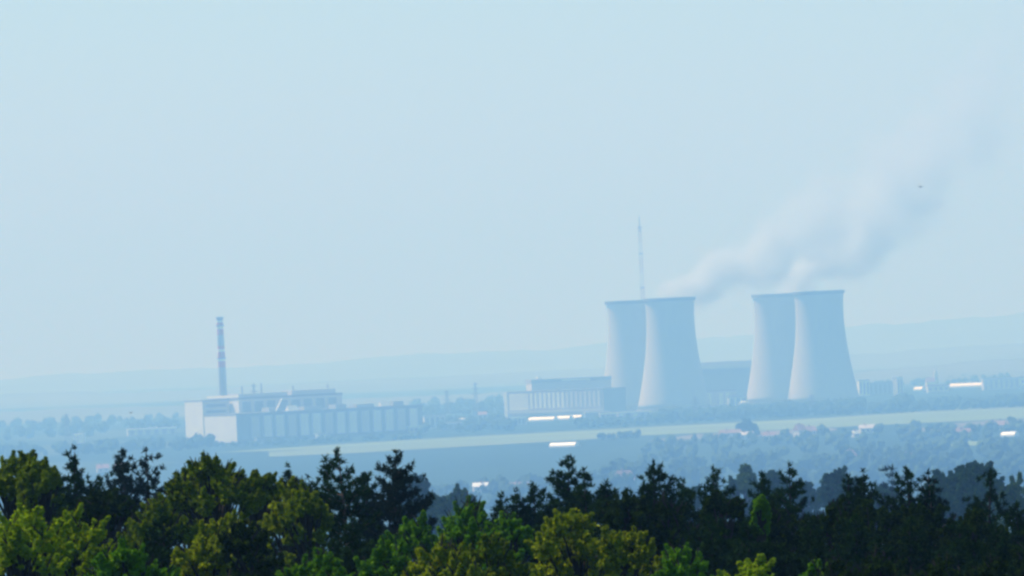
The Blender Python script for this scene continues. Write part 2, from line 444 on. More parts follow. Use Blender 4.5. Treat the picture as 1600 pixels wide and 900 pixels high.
# ------------------------------------------------------------------ mast and chimney
def lattice_mast():
    D = 9300; q = on_ground(1012, D)
    top = at(1001, 338, D).z
    t = thing('lattice_mast', 'tall slim red and white lattice mast rising behind the left towers', 'mast', q)
    n = 12; w = lambda z: 2.6 - 1.1 * z / top
    for i in range(n):
        z0 = top * .94 * i / n; z1 = top * .94 * (i + 1) / n
        mb = MB(); c0 = [(sx * w(z0), sy * w(z0), z0) for sx, sy in ((-1, -1), (1, -1), (1, 1), (-1, 1))]
        c1 = [(sx * w(z1), sy * w(z1), z1) for sx, sy in ((-1, -1), (1, -1), (1, 1), (-1, 1))]
        for k in range(4):
            mb.bar(c0[k], c1[k], .26)
            P = [Vector(c0[k]).lerp(Vector(c1[k]), s / 4) for s in range(5)]; Q = [Vector(c0[(k + 1) % 4]).lerp(Vector(c1[(k + 1) % 4]), s / 4) for s in range(5)]
            for s in range(4):
                mb.bar(P[s], Q[s + 1], .13); mb.bar(P[s], Q[s], .13)
        mb.build('mast_section', M_RED if i % 2 else M_PALE, t)
    for z in (top * .62, top * .8, top * .94):
        MB().lathe([(2.2, z), (2.9, z), (2.9, z + 1.2), (2.2, z + 1.2)], 12, close=True).build('platform', M_STEEL, t)
    MB().tube([(0, 0, top * .92), (0, 0, top)], [.7, .45], 8).build('antenna', M_STEEL, t)
lattice_mast()
def chimney():
    D = 7620; q = on_ground(352, D); top = at(344, 496, D).z
    t = thing('chimney', 'tall tapered smokestack with red and white bands behind white blocks', 'chimney', q)
    r = lambda z: 4.6 - 1.5 * z / top
    k = top
    bands = [(0, .60, M_MID), (.60, .645, M_FADED), (.645, .67, M_WHITE), (.67, .72, M_FADED), (.72, .745, M_WHITE), (.745, .77, M_FADED), (.77, .86, M_MID),
             (.86, .905, M_FADED), (.905, .93, M_WHITE), (.93, .96, M_FADED), (.96, .975, M_WHITE), (.975, 1.0, M_RIM)]
    for a, b, M in bands:
        z0, z1 = a * k, b * k
        MB().lathe([(r(z0), z0), (r(z1), z1), (r(z1) - .5, z1), (r(z0) - .5, z0)], 28, close=True).build('painted_band' if M in (M_FADED, M_WHITE) else 'shaft', M, t, smooth=False)
    for z in (.665 * k, .93 * k):
        MB().lathe([(r(z) + .03, z), (r(z) + 1.1, z), (r(z) + 1.1, z + 1.1), (r(z) + .03, z + 1.1)], 24, close=True).build('gallery', M_STEEL, t)
    MB().lathe([(r(k) + .02, k - 1.2), (r(k) + .5, k - 1.2), (r(k) + .5, k + .5), (r(k) - .4, k + .5), (r(k) - .4, k + .02), (r(k) + .02, k + .02)], 28, close=True).build('rim', M_RIM, t)
chimney()

# ------------------------------------------------------------------ power station buildings
PHI = R(32)
def hall():
    q = on_ground(371, 7470); q.z = 0
    t = thing('turbine_hall', 'long turbine hall with a row of pale wall panels and white end wall', 'power station hall', q, PHI)
    L, W, Z = 212.0, 62.0, 26.5
    MB().box(0, L, 0, W, 0, Z).build('wall', M_SLATE, t)
    MB().box(-.35, -.02, -.3, W + .3, .2, Z + .8).build('end_wall', M_WHITE, t)
    n = 14; bay = (L - 18) / n
    for i in range(n):
        x0 = 14 + i * bay
        MB().box(x0 + bay * .18, x0 + bay * .84, -.6, -.02, 3.5, Z - 1.8).build('wall_panel', M_WHITE if i % 3 else M_PALE, t)
        MB().box(x0 - bay * .13, x0 + bay * .15, -.25, -.02, 3.5, Z - 2.6).build('window_strip', M_GLASS, t)
    MB().box(.3, L - 2, -.9, -.02, .1, 3.2).build('plinth', M_RIM, t)
    MB().box(-.6, L + .6, -1.0, W + .6, Z + .02, Z + 1.5).build('roof', M_ROOF, t)
    for x, l, h in ((44, 14, 4.2), (84, 20, 3.4), (120, 12, 4.0), (144, 20, 3.2), (186, 12, 4.2)):
        MB().box(x, x + l, 12, 26, Z + 1.52, Z + 1.5 + h).build('roof_vent', M_MID, t)
    # white stair gables on the roof
    for x in (62, 168):
        MB().gable(x, x + 11, 4, 12, Z + 1.52, Z + 6.8, 0).build('roof_gable', M_WHITE, t)
    MB().bar((46, 2, Z + 2.2), (74, 38, Z + 13), .8, 6).build('pipe_bridge', M_WHITE, t)
hall()
def reactor():
    q = on_ground(371, 7470)
    off = Matrix.Rotation(PHI, 3, 'Z') @ Vector((40.5, 63.5, 0))
    t = thing('reactor_building', 'tall white reactor block behind the hall at the foot of the striped chimney', 'reactor building', q + off, PHI)
    MB().box(0, 118, .4, 63, 0, 41).build('wall', M_PALE, t)
    MB().box(-.4, -.02, 0, 63.4, .2, 45.5).build('end_wall', M_WHITE, t)
    MB().box(-.8, 118.5, -.1, 63.8, 41.02, 43.0).build('roof', M_ROOF, t)
    MB().box(4, 60, 8, 30, 43.02, 46.5).build('roof_plant_room', M_PALE, t)
    MB().box(64, 114, 6, 26, 43.02, 47.5).build('roof_plant_room', M_PALE, t)
    for x in (12, 34, 70, 110):
        MB().tube([(x, 14, 43.1), (x, 14, 52 + (x % 5))], [.9, .7], 10).build('vent_pipe', M_STEEL, t)
    for i in range(8):
        MB().box(4 + i * 14, 13 + i * 14, -.2, .38, 28.5, 38.5).build('window_strip', M_GLASS, t)
reactor()
def annex():
    q = on_ground(371, 7470)
    off = Matrix.Rotation(PHI, 3, 'Z') @ Vector((8, 79, 0))
    t = thing('annex_building', 'narrow white block standing left of the tall reactor block', 'office block', q + off, PHI)
    MB().box(0, 30, 0, 35, 0, 41).build('wall', M_PALE, t)
    MB().box(-.4, -.02, -.2, 35.2, .2, 42.5).build('end_wall', M_WHITE, t)
    MB().box(-.6, 30.5, -.5, 35.5, 41.02, 42.2).build('roof', M_ROOF, t)
    for k in range(6):
        MB().box(4, 26, -.2, -.02, 5 + k * 6, 7.6 + k * 6).build('window_strip', M_GLASS, t)
annex()
def simple_block(name, label, cat, px, D, w, d, h, rz, Mw, Mr=None, panels=0, Mp=None, roofh=1.2, gable=0, group=None, gap=.45, zp=(.1, .92)):
    """flat or pitched building; w,d,h metres, px = column of its left front corner"""
    q = on_ground(px, D)
    t = thing(name, label, cat, q, rz, group)
    MB().box(0, w, 0, d, 0, h).build('wall', Mw, t)
    if gable: MB().gable(0, w, 0, d, h + .02, h + gable).build('roof', Mr or M_ROOF, t)
    else: MB().box(-.5, w + .5, -.5, d + .5, h + .02, h + roofh).build('roof', Mr or M_ROOF, t)
    if panels:
        bay = w / panels
        for i in range(panels):
            M = Mp[i % len(Mp)] if isinstance(Mp, (list, tuple)) else Mp
            MB().box(i * bay + bay * gap / 2, (i + 1) * bay - bay * gap / 2, -.35, -.02, h * zp[0], h * zp[1]).build('wall_panel' if M is not M_GLASS else 'window', M, t)
    return t
def office():
    t = simple_block('office_block', 'long office block with white vertical stripes left of the towers', 'office block', 790, 8320, 150, 34, 30, R(-45), M_MID)
    MB().box(-.4, 4.6, -.9, -.02, 0, 31).build('corner_pier', M_WHITE, t)
    for i in range(8):
        MB().box(7.5 + i * 3.7, 10.4 + i * 3.7, -.5, -.02, 11, 29).build('wall_stripe', M_WHITE, t)
    for i in range(16):
        MB().box(39 + i * 6.8, 43 + i * 6.8, -.5, -.02, 12, 29).build('wall_stripe', M_WHITE if i < 8 else M_PALE, t)
    MB().box(5, 148, -2.4, -.6, 8, 9.5).build('canopy', M_PALE, t)
    t2 = simple_block('machine_hall', 'dark roofed hall with a white roof strip behind the striped office block', 'industrial hall', 833, 8560, 90, 40, 38, R(9), M_PALE, M_MID, roofh=4.0)
    MB().box(34, 66, -.9, -.52, 38.4, 41.0).build('skylight_strip', M_WHITE, t2)
    MB().box(8, 13, 8, 14, 42.02, 45).build('roof_vent', M_WHITE, t2)
    simple_block('gate_lodge', 'small pale building at the foot of the striped office block', 'lodge', 796, 7900, 17, 10, 6.5, R(-10), M_PALE, M_WHITE, 4, M_GLASS)
    t3 = simple_block('central_hall', 'dark hall with pale roof standing between the two pairs of towers', 'industrial hall', 1096, 8900, 75, 40, 42, R(8), M_MID, M_PALE, roofh=9.0)
    MB().box(-2, 80, -6, -.6, 41.5, 42.9).build('roof_edge', M_MID, t3)
    simple_block('workshop', 'white panelled workshop low between the two pairs of towers', 'workshop', 1104, 8500, 34, 22, 20, R(6), M_PALE, M_RIM, 5, [M_WHITE, M_PALE, M_WHITE], gap=.3)
    simple_block('pump_house', 'small pale pump house beside the white panelled workshop', 'pump house', 1140, 8440, 20, 14, 13, R(6), M_WHITE, M_MID, 3, M_GLASS)
    simple_block('low_shed', 'pale low shed left of the sunlit tower foot', 'shed', 938, 7960, 22, 12, 6, R(3), M_PALE, M_WHITE, 4, M_GLASS)
    simple_block('low_shed', 'long pale shed below the sunlit tower foot', 'shed', 966, 7900, 36, 12, 7, R(3), M_PALE, M_WHITE, 5, [M_WHITE, M_GLASS])
    simple_block('control_building', 'pale building with a dark window band right of the towers', 'control building', 1343, 9300, 13, 12, 18, R(10), M_WHITE, M_MID, 3, M_GLASS)
    simple_block('link_hall', 'long low dark hall running right from the pale control building', 'industrial hall', 1358, 9350, 34, 14, 14, R(5), M_MID, M_GLASS, 6, M_GLASS)
    simple_block('switch_house', 'small bright white cube house above the tree belt', 'switch house', 1403, 8500, 8, 8, 26, R(35), M_WHITE, M_WHITE, 2, M_GLASS, gap=.7)
    simple_block('long_shed', 'long shed with pinkish walls at far right beyond the tree belt', 'shed', 1537, 9300, 44, 18, 13, R(4), M_PALE, M_MID, 7, M_MID, gap=.6)
    simple_block('store_shed', 'pale low store below the white annex at far left', 'shed', 200, 8500, 54, 18, 6.5, R(6), M_PALE, M_WHITE, 6, M_MID)
    simple_block('water_tower_house', 'small white block standing alone at far left of the plain', 'pump house', 116, 8000, 8, 8, 9, R(-40), M_WHITE, M_WHITE, 2, M_GLASS, gap=.7)
    simple_block('substation', 'pinkish substation building between turbine hall and striped office block', 'substation', 664, 7900, 22, 14, 12, R(12), M_PALE, M_MID, 4, M_GLASS)
    simple_block('transformer_house', 'small pale house in the trees left of striped office block', 'transformer house', 748, 8000, 9, 8, 11, R(0), M_PALE, M_TILE, 2, M_GLASS, gable=3)
office()
YARD = 'low sheds and tanks of the power station yard'
for a in (('shed', 'low dark roofed shed under the left end of the turbine hall', 'shed', 402, 7300, 20, 9, 5, R(20), M_MID, M_RIM),
          ('shed', 'small white shed under the middle of the turbine hall', 'shed', 498, 7360, 12, 8, 5, R(24), M_WHITE, M_MID),
          ('shed', 'pale shed at the far end of the turbine hall', 'shed', 640, 7560, 18, 9, 6, R(12), M_PALE, M_WHITE),
          ('shed', 'grey shed with pale roof in the trees right of the turbine hall', 'shed', 690, 7700, 24, 10, 6, R(8), M_MID, M_PALE),
          ('shed', 'small pale hut right of the pylon in the hazy trees', 'shed', 765, 7900, 10, 8, 5, R(0), M_PALE, M_RIM),
          ('shed', 'dark shed at the foot of the shaded left tower', 'shed', 915, 8150, 26, 10, 6, R(6), M_SLATE, M_PALE),
          ('shed', 'small white hut in front of the central hall', 'shed', 1128, 8100, 9, 7, 6, R(10), M_WHITE, M_RIM),
          ('shed', 'grey shed in the tree belt under the rightmost tower', 'shed', 1300, 8100, 22, 10, 6, R(4), M_MID, M_PALE),
          ('shed', 'pale shed below the small distant church', 'shed', 1450, 9300, 26, 12, 8, R(6), M_PALE, M_TILE),
          ('shed', 'white shed at the right edge behind the long pinkish shed', 'shed', 1575, 9700, 30, 12, 9, R(6), M_WHITE, M_MID)):
    simple_block(*a, panels=4, Mp=M_GLASS, gap=.6, zp=(.35, .75), group=YARD)
def tank(px, D, r, h, label):
    t = thing('storage_tank', label, 'storage tank', on_ground(px, D), 0, YARD)
    MB().lathe([(r, 0), (r, h), (r * .6, h + r * .18), (.05, h + r * .25)], 28).build('tank_wall', M_WHITE, t, smooth=False)
    MB().lathe([(r + .05, h - .5), (r + .4, h - .5), (r + .4, h), (r + .05, h)], 28, close=True).build('gutter_ring', M_STEEL, t)
tank(722, 7900, 6, 8, 'squat white tank in the trees right of the turbine hall')
tank(1162, 8250, 5, 9, 'white tank at the left foot of the right pair of towers')

def tunnel(label, px0, px1, D, r, yaw=0.0, group='sunlit plastic tunnels'):
    """a film tunnel: arched, glossy; axis along local x"""
    a = on_ground(px0, D); b = on_ground(px1, D); L = (b - a).length / math.cos(yaw)
    t = thing('film_tunnel', label, 'greenhouse', a, yaw, group)
    prof = [(r * math.cos(s), r * math.sin(s) * .9) for s in np.linspace(0, math.pi, 17)]
    V = []; n = len(prof)
    for x in (0, L):
        for y, z in prof: V.append((x, r - y, z + .4))
    Fc = [[i, i + 1, n + i + 1, n + i] for i in range(n - 1)]
    mesh_np('film_cover', V, Fc, M_FILM, t, smooth=True)
    for x in (0, L): mesh_np('end_panel', [(x + (-.02 if x == 0 else .02), y, z) for _, y, z in V[:n]], [list(range(n)) if x else list(range(n))[::-1]], M_WHITE, t)
    MB().box(0, L, -.15, .15, 0, .5).box(0, L, 2 * r - .15, 2 * r + .15, 0, .5).build('base_rail', M_STEEL, t)
    return t
tunnel('longest sunlit white tunnel below the striped office block', 825, 865, 8100, 5.0, R(-31))
tunnel('short sunlit white tunnel, middle of the three below the office block', 868, 889, 8120, 5.0, R(-31))
tunnel('sunlit white tunnel nearest the towers of the three below the office block', 890, 907, 8140, 5.0, R(-31))
tunnel('brilliant white tunnel alone on the dark field above the big spruce', 858, 898, 6150, 4.2, R(-31), None)
tunnel('long white sunlit tunnel above the dark tree belt at far right', 1483, 1532, 9750, 6.5, R(-31), None)
tunnel('small white sunlit tunnel beside the white cube house', 1427, 1440, 9600, 5.5, R(-31), None)
tunnel('ribbed white hall on the plain at the right edge above the trees', 1563, 1584, 5650, 4.2, R(-31), None)

def house(label, px, D, w, d, h, rh, rz, Mr=None, Mw=None, group='houses of the village on the plain'):
    q = on_ground(px, D)
    t = thing('house', label, 'house', q, rz, group)
    MB().box(0, w, 0, d, 0, h).build('wall', Mw or M_WALL, t)
    r = MB().gable(0, w, 0, d, h + .02, h + rh).build('roof', Mr or M_TILE, t)
    MB().box(w * .3, w * .3 + .9, d * .5 - .9, d * .5, h + rh * .6, h + rh + 1.3).build('chimney', M_BROWN, r)
    k = max(2, int(w / 4))
    for i in range(k):
        x = w * (i + .5) / k
        MB().box(x - .6, x + .6, -.12, -.02, h * .35, h * .8).build('window', M_GLASS, t)
    MB().box(-.12, -.02, d * .4, d * .55, .05, 2.2).build('door', M_BROWN, t)
    return t
house('white gabled house with red roof above the rounded tree tops', 1249, 6150, 7, 9, 5, 5, R(30))
house('red roofed house just right of the white gabled house', 1262, 6200, 8, 9, 3.5, 4, R(20))
house('long pale house left of the lone bushy tree', 1126, 6260, 17, 9, 4, 3, R(5), M_BROWN)
house('pale house below the lone bushy tree', 1155, 6150, 11, 8, 3.5, 2.6, R(-8), M_PALE)
house('small tiled house in trees right of the lone bushy tree', 1196, 6050, 9, 8, 3.5, 3, R(14))
house('pale roofed house on the reddish field at right', 1345, 6180, 12, 9, 4, 3, R(8), M_PALE)
house('tiny white cottage in the village trees', 1335, 5980, 4, 5, 3, 2.5, R(25), M_WHITE)
house('red roofed house low among trees above the leaning pine', 1405, 4800, 12, 8, 3.5, 3, R(-6))
house('pinkish gabled house above the blue green thicket', 1334, 4850, 8, 9, 4, 5.5, R(60))
house('red tiled farmhouse in the plain right of the thicket', 1496, 5720, 11, 8, 3.5, 3.5, R(12))
house('brown roofed barn near the right edge of the plain', 1540, 6020, 15, 9, 4, 3.5, R(-15), M_BROWN)
house('long pale roofed barn in the gap left of the big spruce', 741, 4500, 15, 8, 3.5, 2.4, R(6), M_WHITE, group=None)
house('pink roofed house with white gable left of the pointed middle pine', 973, 4450, 9, 9, 5, 5, R(35), group=None)
house('small tiled house glimpsed beside the blue green round tree', 662, 4420, 5, 7, 4, 3.5, R(20), group=None)
house('pink roofed hut on the plain between the left pines', 153, 5950, 9, 8, 3, 3.2, R(10), group=None)
house('smaller pink roofed hut right of the other hut on the left plain', 181, 6000, 5, 6, 3, 2.6, R(10), group=None)
house('pale roofed shed between big spruce and barn', 798, 4480, 11, 8, 3, 2.4, R(4), M_BROWN, group=None)

def silo():
    q = on_ground(1240, 4300)
    t = thing('silo', 'white domed silo peeping over the pine tops at right', 'silo', q)
    top = at(1240, 735, 4300).z
    MB().lathe([(1.75, 0), (1.75, top - 1.8)], 24).build('wall', M_WHITE, t, smooth=True)
    MB().lathe([(1.85, top - 1.78), (1.75, top - 1.1), (1.3, top - .5), (.6, top - .1), (.05, top)], 24).build('dome', M_WHITE, t, smooth=True)
    MB().bar((-.5, -1.85, .3), (-.5, -1.85, top - 2), .12).bar((.0, -1.9, .3), (0, -1.9, top - 2), .12).build('ladder', M_STEEL, t)
silo()
def steeple():
    q = on_ground(1463, 9800)
    t = thing('church', 'small distant church with slim pale steeple above the sheds', 'church', q, R(10))
    top = at(1464, 566, 9800).z
    MB().box(-13, -2.4, -5, 5, 0, 9).build('wall', M_WALL, t)
    MB().gable(-13, -2.4, -5, 5, 9.02, 15, .3).build('roof', M_TILE, t)
    s = MB().box(-2.3, 2.3, -2.3, 2.3, 0, top - 16).build('steeple', M_WALL, t)
    MB().lathe([(3.1, top - 15.98), (2.2, top - 12), (.8, top - 9), (.05, top)], 8).build('spire', M_PALE, s)
    MB().box(-.5, .5, -2.45, -2.32, top - 22, top - 19).build('window', M_GLASS, s)
steeple()
def pylon(label, px, D, h):
    q = on_ground(px, D)
    t = thing('power_pylon', label, 'pylon', q, R(20), 'pylons around the power station')
    w = lambda z: 2.6 * (1 - z / h) + .35
    mb = MB(); n = 8
    for i in range(n):
        z0, z1 = h * i / n, h * (i + 1) / n
        c0 = [(sx * w(z0), sy * w(z0), z0) for sx, sy in ((-1, -1), (1, -1), (1, 1), (-1, 1))]; c1 = [(sx * w(z1), sy * w(z1), z1) for sx, sy in ((-1, -1), (1, -1), (1, 1), (-1, 1))]
        for k in range(4):
            mb.bar(c0[k], c1[k], .22); mb.bar(c0[k], c1[(k + 1) % 4], .12)
    mb.build('lattice_body', M_STEEL, t)
    for z, l in ((h * .72, 5.5), (h * .84, 4.4), (h * .95, 3.2)):
        MB().bar((-l, 0, z), (l, 0, z), .25).bar((-l, 0, z), (0, 0, z + 1.6), .15).bar((l, 0, z), (0, 0, z + 1.6), .15).build('cross_arm', M_STEEL, t)
pylon('faint pylon on the plain at far left above the pine tip', 106, 7700, 34)
pylon('faint pylon right of the turbine hall', 700, 8300, 36)
pylon('pylon between turbine hall and striped office block', 745, 8200, 44)
pylon('pylon standing behind the turbine hall roof', 400, 7900, 55)
pylon('slim pylon in the tree belt below the rightmost tower', 1269, 7560, 20)
pylon('slim pylon at the foot of the sunlit tower', 1087, 7640, 22)

# ------------------------------------------------------------------ birds
def bird(label, px, py, D, span, bank):
    t = thing('bird', label, 'bird', at(px, py, D), R(30), 'birds in flight'); t.rotation_euler = (bank, 0, R(25))
    s = span
    me = MB().tube([(0, -.28 * s, 0), (0, -.2 * s, .01 * s), (0, 0, 0), (0, .18 * s, .0), (0, .36 * s, .01 * s)], [.01 * s, .05 * s, .085 * s, .05 * s, .015 * s], 8)
    me.build('body', M_BIRD, t, smooth=True)
    for k in (-1, 1):
        V = [(k * .04 * s, -.1 * s, .02 * s), (k * .04 * s, .12 * s, .02 * s), (k * .28 * s, .08 * s, .13 * s), (k * .28 * s, -.10 * s, .13 * s), (k * .52 * s, -.02 * s, .08 * s)]
        V += [(x, y, z + .018 * s) for x, y, z in V]
        Fc = [[0, 1, 2, 3], [3, 2, 4], [5, 8, 7, 6], [8, 9, 7], [0, 5, 6, 1], [1, 6, 7, 2], [2, 7, 9, 4], [4, 9, 8, 3], [3, 8, 5, 0]]
        mesh_np('wing', V, Fc, M_BIRD, t)
bird('small dark bird flying high in the steam haze right of the towers', 1438, 292, 900, .8, R(12))
bird('tiny dark bird flying low left of the white reactor blocks', 205, 645, 900, .6, R(-15))

# ------------------------------------------------------------------ trees
def quads(C, A, B):
    n = len(C)
    V = np.empty((n, 4, 3)); V[:, 0] = C - A - B; V[:, 1] = C + A - B; V[:, 2] = C + A * .55 + B; V[:, 3] = C - A * .55 + B
    return V.reshape(-1, 3), np.arange(n * 4).reshape(n, 4)
def unit(v): return v / (np.linalg.norm(v, axis=-1, keepdims=True) + 1e-9)
def leaf_cloud(centres, sig, per, size, rng, upbias=.35):
    C = np.repeat(centres, per, 0)
    C = C + rng.normal(0, 1, C.shape) * np.repeat(sig, per)[:, None] * np.array([1, 1, .75])
    nrm = unit(rng.normal(0, 1, C.shape) + np.array([0, 0, upbias]))
    a = unit(np.cross(nrm, rng.normal(0, 1, C.shape))); b = np.cross(nrm, a)
    s = size * rng.uniform(.6, 1.35, (len(C), 1))
    return quads(C, a * s * .55, b * s)
def grow_broadleaf(h, w, rng, leaf=.10, dens=1.0, base=.06, feather=1.0):
    """limbs to lobes, lobes of leaf clumps, feathery shoots on top"""
    tb = MB(); rt = .018 * h + .03
    lean = rng.normal(0, .03, 2)
    axis = lambda t: np.array([lean[0] * h * t * t, lean[1] * h * t * t, h * t])
    tb.tube([tuple(axis(t)) for t in (0, .2, .45, .7, .88)], [rt * 1.3, rt, rt * .8, rt * .5, rt * .2], 7)
    nl = int(rng.integers(84, 104)); cl = []; sg = []
    ba = rng.uniform(0, 6.283, 4); bk = rng.uniform(.03, .11, 4)
    top0 = rng.normal(0, .08, 2)
    def ceil(x, y):                       # uneven dome: height of the crown's skin over a point
        q = min(1.2, math.hypot(x / w - top0[0], y / w - top0[1]) * 2); a = math.atan2(y, x)
        d = .30 * q ** 2.0 + sum(bk[k] * (1 + math.cos((k + 1) * a + ba[k])) * min(1, 1.6 * q) for k in range(4)) * .8
        return h - w * d
    for i in range(nl):
        q = rng.uniform(.02, 1) ** .55 if i else .05
        a = rng.uniform(0, 6.283); rad = w * .5 * q * .9
        x, y = math.cos(a) * rad, math.sin(a) * rad
        lr = w * rng.uniform(.045, .12)
        zc = ceil(x, y) - lr * .7
        zlow = base * h
        if i > nl * .42: zc = zc - min(zc - zlow, 2.6 * w) * rng.uniform(.04, 1.0)
        zc = max(zc, zlow)
        c = np.array([x, y, zc]) + axis(min(1, zc / h)) * np.array([1, 1, 0])
        t = zc / h
        s = axis(max(.08, t - rng.uniform(.12, .25)))
        mid = (s + c) / 2 + np.array([0, 0, -.03 * w])
        tb.tube([tuple(s), tuple(mid), tuple(c)], [rt * .3, rt * .18, rt * .06], 4)
        m = 8
        d = unit(rng.normal(0, 1, (m, 3)) + np.array([0, 0, .35]))
        cl.append(c + d * lr * rng.uniform(.5, 1.15, (m, 1))); sg.append(rng.uniform(.009, .026, m) * w)
        for k in range(int(rng.integers(1, 4) * feather)):
            dd = unit(np.array([x / w * 1.2 + rng.normal(0, .45), y / w * 1.2 + rng.normal(0, .45), 1.0]))
            L = w * rng.uniform(.08, .22)
            ks = np.linspace(.4, 1, 5)[:, None]
            cl.append(c + dd * L * ks); sg.append(np.linspace(.016, .008, 5) * w)
            tb.tube([tuple(c), tuple(c + dd * L * .8)], [rt * .12, rt * .05], 3)
    cl = np.concatenate(cl); sg = np.concatenate(sg)
    cl[:, 2] += h - cl[:, 2].max()
    V, Fc = leaf_cloud(cl, sg, max(4, int(46 * dens)), leaf, rng)
    return tb, V, Fc
def grow_pine(h, w, rng, sparse=1.0, spread=1.0, bare=.12, tuft=.2, taper=.95, fill=2.2):
    """limbs set singly up the trunk, forked and turned up, carrying needle tufts; ragged outline, slim tip"""
    tb = MB(); rt = .009 * h + .012
    lean = rng.normal(0, .02, 2)
    axis = lambda t: np.array([lean[0] * h * t * t, lean[1] * h * t * t, h * t])
    tb.tube([tuple(axis(t)) for t in (0, .3, .6, .85, .99)], [rt * 1.2, rt, rt * .7, rt * .35, rt * .1], 7)
    full = min(.8, taper * w / h)
    C = []; Dr = []; z = h * bare; a = rng.uniform(0, 6.283)
    gap = .0075 / max(.5, sparse)
    lobes = rng.uniform(.7, 1.25, (8, 7))
    while z < h * .985:
        t = z / h; u = 1 - t
        prof = min(1.0, (u / full) ** spread) if t > .25 else .7 + 1.2 * t
        a += 2.4 + rng.normal(0, .5)
        lf = lobes[int(t * 7.99), int((a % 6.283) / .9) % 7]
        L = w * .5 * prof * lf * rng.uniform(.6, 1.15) + .02 * w
        rise = .15 + .6 * t + rng.normal(0, .18)
        d0 = np.array([math.cos(a), math.sin(a), 0]); sd0 = np.array([-d0[1], d0[0], 0])
        s = axis(t); P = lambda q, sh=0.0: s + d0 * L * q + sd0 * sh * L * q + np.array([0, 0, L * (rise * q ** 1.6 - .10 * q)])
        if L > tuft: tb.tube([tuple(P(q)) for q in (0, .35, .7, 1)], [rt * .2, rt * .14, rt * .08, rt * .03], 4)
        nt = max(2, int(fill * sparse * L / (tuft * .9)))
        for j in range(nt):
            q = .06 + .94 * (j + rng.uniform(.2, 1)) / nt
            for e in range(1 if q < .5 else 2):
                C.append(P(min(q, 1.03), rng.normal(0, .30)) + rng.normal(0, .3, 3) * tuft); Dr.append(d0 * .6 + np.array([0, 0, .8]) + rng.normal(0, .3, 3))
        z += h * gap * rng.uniform(.5, 1.6) * (1 + .8 * (t > .86))
    for q in np.linspace(.9, 1, 4): C.append(axis(q)); Dr.append(np.array([0, 0, 1.0]))
    C = np.array(C); Dr = unit(np.array(Dr))
    per = 20
    B = unit(np.repeat(Dr, per, 0) * .7 + rng.normal(0, .62, (len(C) * per, 3)))
    P = np.repeat(C, per, 0) + rng.normal(0, .16, (len(C) * per, 3)) * tuft
    Ln = tuft * rng.uniform(.45, .95, (len(P), 1))
    Aw = unit(np.cross(B, rng.normal(0, 1, B.shape))) * tuft * .10
    V, Fc = quads(P + B * Ln * .5, Aw, B * Ln * .5)
    return tb, V, Fc
TREE_N = [0]
NEAR = .40
def tree(kind, px, py, wpx, D, leafkey, label, sparse=1.0, group=None, bark=None, **kw):
    """kind: 'broad' or 'pine'; (px,py) = top in the photo, wpx = crown width there, D = distance"""
    TREE_N[0] += 1
    rng = np.random.default_rng(1000 + TREE_N[0] * 7)
    if D < 330: D = D * NEAR
    top = at(px, py, D); zg = gz(top.x, D) - .05
    h = top.z - zg; w = wpx * D / F * (1.3 if kind == 'broad' and D < 330 else 1.4)
    if kind == 'pine':
        kw.setdefault('tuft', .17 * max(.36, D / 230))
        tb, V, Fc = grow_pine(h, w, rng, sparse, **kw)
        name, cat = 'pine_tree', 'pine tree'
    else:
        kw.setdefault('leaf', .038 * max(.36, D / 200))
        tb, V, Fc = grow_broadleaf(h, w, rng, **kw)
        name, cat = 'broadleaf_tree', 'tree'
    V = V * np.array([1, 1, 1])
    t = thing(name, label, cat, (top.x, D, zg), 0, group)
    tb.build('trunk', bark or M_BARK, t)
    mesh_np('crown', V, Fc, LEAF[leafkey], t)
    return t
GB = 'broadleaf trees on the near slope'; GP = 'pines on the near slope'; GF = 'hazy trees farther down the slope'
# --- hazy trees farther down the slope
tree('broad', 648, 741, 46, 900, 'far', 'hazy blue green round tree right of the two middle pines', group=GF, base=.3)
tree('broad', 712, 758, 60, 700, 'farpale', 'pale green flat topped hazy tree left of the white barn', group=GF, base=.4)
tree('broad', 1155, 729, 66, 800, 'farpale', 'hazy dome shaped tree behind the dark pine right of middle', group=GF, feather=.4)
tree('broad', 1206, 736, 40, 780, 'far', 'hazy narrow tree left of the pine with the white silo', group=GF)
tree('broad', 1257, 748, 44, 800, 'far', 'small hazy tree just right of the white silo', group=GF)
tree('broad', 1283, 752, 40, 820, 'far', 'low hazy tree between silo tree and the blue thicket', group=GF)
tree('broad', 1312, 730, 56, 700, 'far', 'hazy upright leafy tree with twin tufted tops', group=GF)
tree('broad', 1366, 758, 50, 640, 'far', 'low hazy tree under the leaning sparse pine', group=GF)
tree('pine', 1387, 733, 40, 560, 'grey', 'sparse leaning hazy pine standing alone in a gap', sparse=.45, group=GF, spread=.3, bare=.3)
tree('broad', 1404, 768, 46, 620, 'far', 'low hazy bush right of the leaning sparse pine', group=GF)
tree('broad', 1486, 735, 66, 600, 'far', 'hazy spreading tree left of the big rounded tree at right', group=GF)
tree('broad', 1524, 723, 96, 560, 'far', 'largest hazy rounded tree near the right edge', group=GF, dens=1.2)
tree('broad', 1590, 741, 90, 520, 'farpale', 'hazy yellowish green rounded tree at the right edge', group=GF)
tree('broad', 1085, 762, 46, 760, 'far', 'small hazy tree right of the pointed middle pine', group=GF)
tree('broad', 675, 772, 30, 860, 'far', 'tiny hazy bush between two round trees in the middle gap', group=GF)
